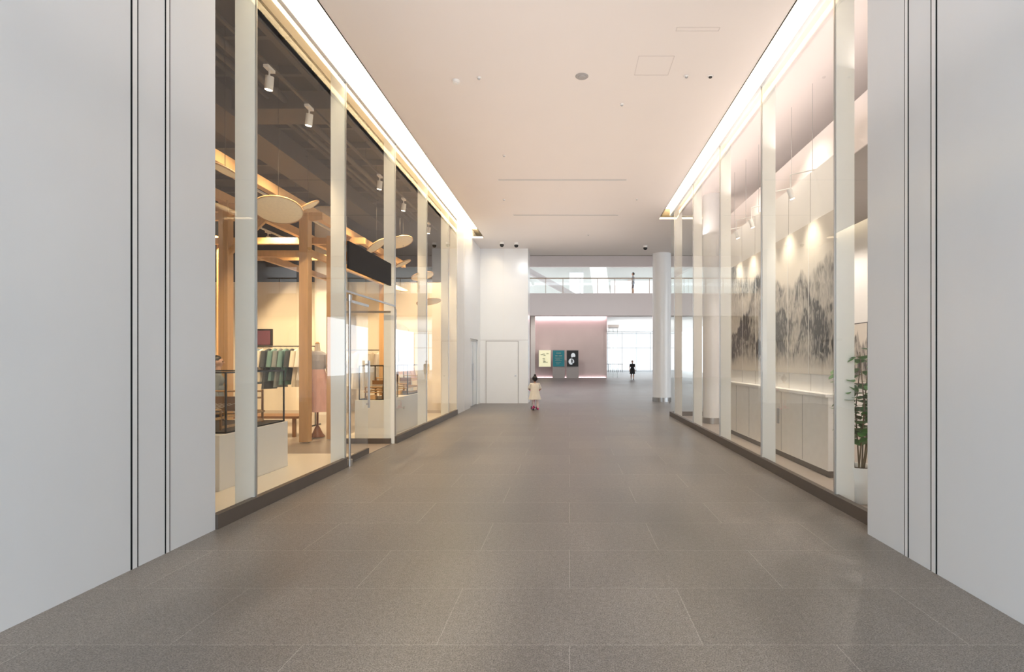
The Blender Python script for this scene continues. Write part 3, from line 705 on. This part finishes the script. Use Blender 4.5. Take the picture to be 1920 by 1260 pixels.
def std_parts(k=1.0, top='greycloth', bot='navy', sk='skin', armL=None, armR=None, legs=None, shoe='blackcloth', sleeve=1, legfull=True):
    P = []
    P += [((-.03, 0, .52), (.03, 0, .52), .072, .072, bot), ((-.025, 0, .55), (.025, 0, .55), .066, .066, bot), ((-.025, 0, .60), (.025, 0, .60), .06, .06, top), ((-.03, 0, .66), (.03, 0, .66), .066, .066, top), ((-.045, 0, .74), (.045, 0, .74), .066, .066, top), ((-.085, 0, .79), (.085, 0, .79), .036, .036, top), ((0, 0, .76), (0, .002, .83), .05, .034, top)]
    P += [((0, 0, .82), (0, .008, .88), .031, .03, sk)]
    hc = .935
    P += [((0, .004, hc), (0, .004, hc-.002), .052, .052, sk), ((0, .016, hc-.028), (0, .012, hc), .036, .045, sk), ((0, .058, hc-.004), (0, .064, hc-.016), .006, .009, sk)]
    P += [((-.052, 0, hc), (-.052, 0, hc-.02), .010, .007, sk), ((.052, 0, hc), (.052, 0, hc-.02), .010, .007, sk)]
    P += [((0, -.012, hc+.008), (0, -.006, hc+.012), .057, .054, 'hair'), ((0, -.03, hc-.02), (0, -.02, hc), .038, .05, 'hair')]
    legs = legs or {-1: ((-.055, .0, .5), (-.06, .012, .285), (-.06, -.012, .045)), 1: ((.055, 0, .5), (.06, .03, .285), (.06, .045, .045))}
    for s_, (h, kn, an) in legs.items():
        P += [(h, kn, .058, .037, bot), (kn, (kn[0]*.5+an[0]*.5, kn[1]*.5+an[1]*.5-.012, kn[2]*.5+an[2]*.5+.02), .036, .036, bot if legfull else sk), ((kn[0]*.5+an[0]*.5, kn[1]*.5+an[1]*.5-.012, kn[2]*.5+an[2]*.5+.02), an, .036, .021, bot if legfull else sk)]
        P += [((an[0], an[1]-.012, an[2]-.02), (an[0]*1.1, an[1]+.085, an[2]-.027), .023, .018, shoe), (an, (an[0], an[1], an[2]-.02), .021, .024, shoe)]
    arms = {-1: armL or ((-.11, 0, .79), (-.135, -.01, .63), (-.14, .03, .49)), 1: armR or ((.11, 0, .79), (.135, -.01, .63), (.14, .03, .49))}
    for s_, (sh, el, wr) in arms.items():
        sh, el, wr = Vector(sh), Vector(el), Vector(wr); d = (wr-el).normalized()
        mid = sh.lerp(el, .6)
        P += [(sh, mid, .036, .031, top), (mid, el, .028 if sleeve < 2 else .031, .025, sk if sleeve < 2 else top), (el, wr, .025, .016, sk if sleeve < 2 else top)]
        palm = wr+d*.03; P += [(wr, palm, .015, .019, sk)]
        side = d.cross(Vector((0, 1, 0.2))); side = (side.normalized() if side.length > .1 else Vector((1, 0, 0)))
        for i, l in enumerate((.036, .042, .039, .03)):
            q = palm + side*(i-1.5)*.0095 + d*.008; P += [(q, q+d*l*.55+Vector((0, .002, 0)), .0052, .005, sk), (q+d*l*.55+Vector((0, .002, 0)), q+d*l+Vector((0, .008, 0)), .005, .004, sk)]
        P += [(wr+d*.008-side*.014, wr+d*.035-side*.026+Vector((0, .008, 0)), .0065, .005, sk)]
    return P
def face(b, H, hc=.935):
    for s_ in (-1, 1): b.sphere((s_*.02*H, .052*H, hc*H), .006*H, 'eye'); b.cyl((s_*.03*H, .052*H, (hc+.013)*H), (s_*.012*H, .056*H, (hc+.014)*H), .0018*H, .0018*H, 'hair', 6)
    b.cyl((-.013*H, .052*H, (hc-.034)*H), (.013*H, .052*H, (hc-.034)*H), .003*H, .003*H, 'lip', 8)
def skirt(b, rows, m, n=36, fold=.06):
    vs = []; k = len(rows)
    for z, a, c in rows:
        for i in range(n):
            t = 2*math.pi*i/n; f = 1+fold*math.sin(8*t)*((rows[0][0]-z)/(rows[0][0]-rows[-1][0]))
            vs.append((a*math.cos(t)*f, c*math.sin(t)*f, z))
    b.add(vs, [(j*n+i, j*n+(i+1) % n, (j+1)*n+(i+1) % n, (j+1)*n+i) for j in range(k-1) for i in range(n)], m, True)
    b.add(vs[:n], [tuple(range(n))], m)

H = 1.62; ex = MB(); face(ex, H); skirt(ex, [(.62*H, .095*H, .07*H), (.52*H, .12*H, .09*H), (.4*H, .13*H, .10*H), (.3*H, .14*H, .12*H)], 'blackcloth')
P = std_parts(top='blackcloth', bot='blackcloth', legfull=False, legs={-1: ((-.05, 0, .5), (-.055, .05, .29), (-.055, .07, .045)), 1: ((.05, 0, .5), (.055, .0, .285), (.055, -.07, .06))})
P += [((0, -.04, .93), (0, -.045, .84), .04, .03, 'hair')]
person('woman_in_black_dress', (5.25, 44.6, 0), math.pi, P, ex, H, .012)
H = 1.72; ex = MB(); face(ex, H)
person('man_on_balcony', (4.85, 40.75, 6.62), math.radians(80), std_parts(top='greycloth', bot='navy', legfull=False, armL=((-.11, 0, .79), (-.125, .06, .65), (-.12, .17, .64))), ex, H, .012)
H = 1.68; ex = MB(); face(ex, H)
P = std_parts(top='cloth_slate', bot='navy', sleeve=2); P += [((0, -.04, .92), (0, -.045, .82), .045, .035, 'hair')]
person('shop_visitor', (-6.05, 9.15, .012), math.radians(-60), P, ex, H, .012)
# little girl on a scooter, seen from behind (child proportions)
H = 1.13; P = []
P += [((-.03, 0, .46), (.03, 0, .46), .075, .075, 'dresswhite'), ((-.02, 0, .55), (.02, 0, .55), .075, .075, 'dresswhite'), ((-.04, 0, .66), (.04, 0, .66), .07, .07, 'dresswhite'), ((-.085, 0, .735), (.085, 0, .735), .038, .038, 'dresswhite'), ((0, 0, .73), (0, .01, .82), .035, .034, 'skin')]
hc = .895
P += [((0, .0, hc), (0, .01, hc-.02), .072, .064, 'skin'), ((0, .028, hc-.045), (0, .02, hc-.02), .045, .055, 'skin'), ((0, .078, hc-.012), (0, .083, hc-.02), .006, .008, 'skin'), ((-.075, 0, hc-.01), (-.075, 0, hc-.03), .011, .008, 'skin'), ((.075, 0, hc-.01), (.075, 0, hc-.03), .011, .008, 'skin'),
      ((0, -.016, hc+.006), (0, -.008, hc+.012), .079, .076, 'hair'), ((0, -.035, hc-.03), (0, -.02, hc), .055, .06, 'hair'), ((0, -.03, hc+.1), (0, -.028, hc+.09), .034, .034, 'hair')]
for s_, (h, kn, an) in {-1: ((-.05, 0, .44), (-.05, .03, .27), (-.035, .0, .115)), 1: ((.05, 0, .44), (.075, .0, .24), (.085, -.03, .05))}.items():
    md = tuple((kn[i]+an[i])/2 - (.01 if i == 1 else 0) for i in range(3))
    P += [(h, kn, .06, .042, 'legging'), (kn, md, .04, .038, 'legging'), (md, an, .038, .026, 'legging'), ((an[0], an[1]-.015, an[2]-.022), (an[0], an[1]+.09, an[2]-.026), .027, .023, 'hotpink'), (an, (an[0], an[1], an[2]-.02), .026, .028, 'hotpink')]
for s_ in (-1, 1):
    sh, el, wr = Vector((s_*.11, 0, .73)), Vector((s_*.165, .05, .60)), Vector((s_*.12, .19, .575))
    P += [(sh, sh.lerp(el, .7), .042, .045, 'dresswhite'), (sh.lerp(el, .6), el, .03, .028, 'skin'), (el, wr, .028, .019, 'skin'), (wr, wr+Vector((0, .03, -.005)), .019, .022, 'skin')]
    for i in range(4):
        q = wr+Vector((s_*(i-1.5)*.012, .045, .006)); P += [(q, q+Vector((0, .022, -.004)), .0065, .006, 'skin'), (q+Vector((0, .022, -.004)), q+Vector((0, .02, -.026)), .006, .005, 'skin')]
    P += [(wr+Vector((-s_*.018, .01, -.005)), wr+Vector((-s_*.022, .045, -.022)), .008, .006, 'skin')]
ex = MB()
for s_ in (-1, 1): ex.sphere((s_*.028*H, .068*H, hc*H), .008*H, 'eye')
ex.cyl((-.014*H, .072*H, (hc-.045)*H), (.014*H, .072*H, (hc-.045)*H), .003*H, .003*H, 'lip', 8)
skirt(ex, [(.76*H, .07*H, .055*H), (.73*H, .115*H, .075*H), (.66*H, .125*H, .09*H), (.55*H, .125*H, .10*H), (.42*H, .15*H, .125*H), (.30*H, .185*H, .155*H)], 'dresswhite', 40, .05)
gl = (-1.13, 17.35, 0)
person('little_girl', gl, math.radians(8), P, ex, H, .007)
b = MB(); gx, gy = gl[0]-.04, gl[1]
b.box(gx-.055, gx+.055, gy-.17, gy+.2, .055, .078, 'hotpink'); b.box(gx-.045, gx+.045, gy-.15, gy+.18, .078, .082, 'rubber')
b.cyl((gx, gy+.22, .05), (gx+.02, gy+.20, .62), .016, .013, 'hotpink', 14); b.cyl((gx-.15, gy+.20, .625), (gx+.19, gy+.20, .625), .011, .011, 'alu', 12)
for s_ in (-1, 1):
    b.cyl((gx+.02+s_*.11, gy+.20, .625), (gx+.02+s_*.18, gy+.20, .625), .017, .017, 'hotpink', 12)
    b.cyl((gx+s_*.09-.014, gy+.22, .05), (gx+s_*.09+.014, gy+.22, .05), .05, .05, 'rubber', 20); b.cyl((gx+s_*.09-.016, gy+.22, .05), (gx+s_*.09+.016, gy+.22, .05), .028, .028, 'hotpink', 16)
b.cyl((gx-.09, gy+.22, .05), (gx+.09, gy+.22, .05), .014, .014, 'hotpink', 10); b.cyl((gx-.02, gy-.2, .038), (gx+.02, gy-.2, .038), .038, .038, 'rubber', 20)
b.box(gx-.03, gx+.03, gy-.24, gy-.13, .07, .085, 'hotpink')
b.build('kick_scooter', .003)

# ---------------------------------------------------------------- lights / world
def area(x, y, z, sx, sy_, e, col, up=True):  # unseen fill lights added to brighten the ceilings, not real fixtures
    l = bpy.data.lights.new('added_fill_light', 'AREA'); l.shape = 'RECTANGLE'; l.size = sx; l.size_y = sy_; l.energy = e; l.color = col
    o = bpy.data.objects.new('added_fill_light', l); o.location = (x, y, z); o.rotation_euler = (math.pi if up else 0, 0, 0); sc.collection.objects.link(o)
area(-.15, 9, 3.6, 4.5, 20, 185, (1, .87, .80))
area(3.3, 10, 4.8, .3, 9, 45, (1, .86, .82))
area(9, 64, 3.5, 8, 20, 800, (1, 1, 1))
spot(-2.0, 16.4, 5.77, -2.6, 20, 2.2, 170, (.92, .97, 1), 100, .9)  # added fill spot without a fixture, brightens the facing wall
w = bpy.data.worlds.new('world'); sc.world = w; w.use_nodes = True
bg = w.node_tree.nodes['Background']; bg.inputs[0].default_value = (.86, .935, 1.0, 1); bg.inputs[1].default_value = 4.3
# ---------------------------------------------------------------- camera
cam = bpy.data.cameras.new('camera'); co = bpy.data.objects.new('camera', cam); sc.collection.objects.link(co); sc.camera = co
co.location = (0, 0, 1.6); co.rotation_euler = (math.pi/2, 0, 0)
cam.sensor_width = 36; cam.lens = 18.75; cam.shift_x = -(1068-960)/1920; cam.shift_y = (676-630)/1920; cam.clip_end = 300; cam.clip_start = .05
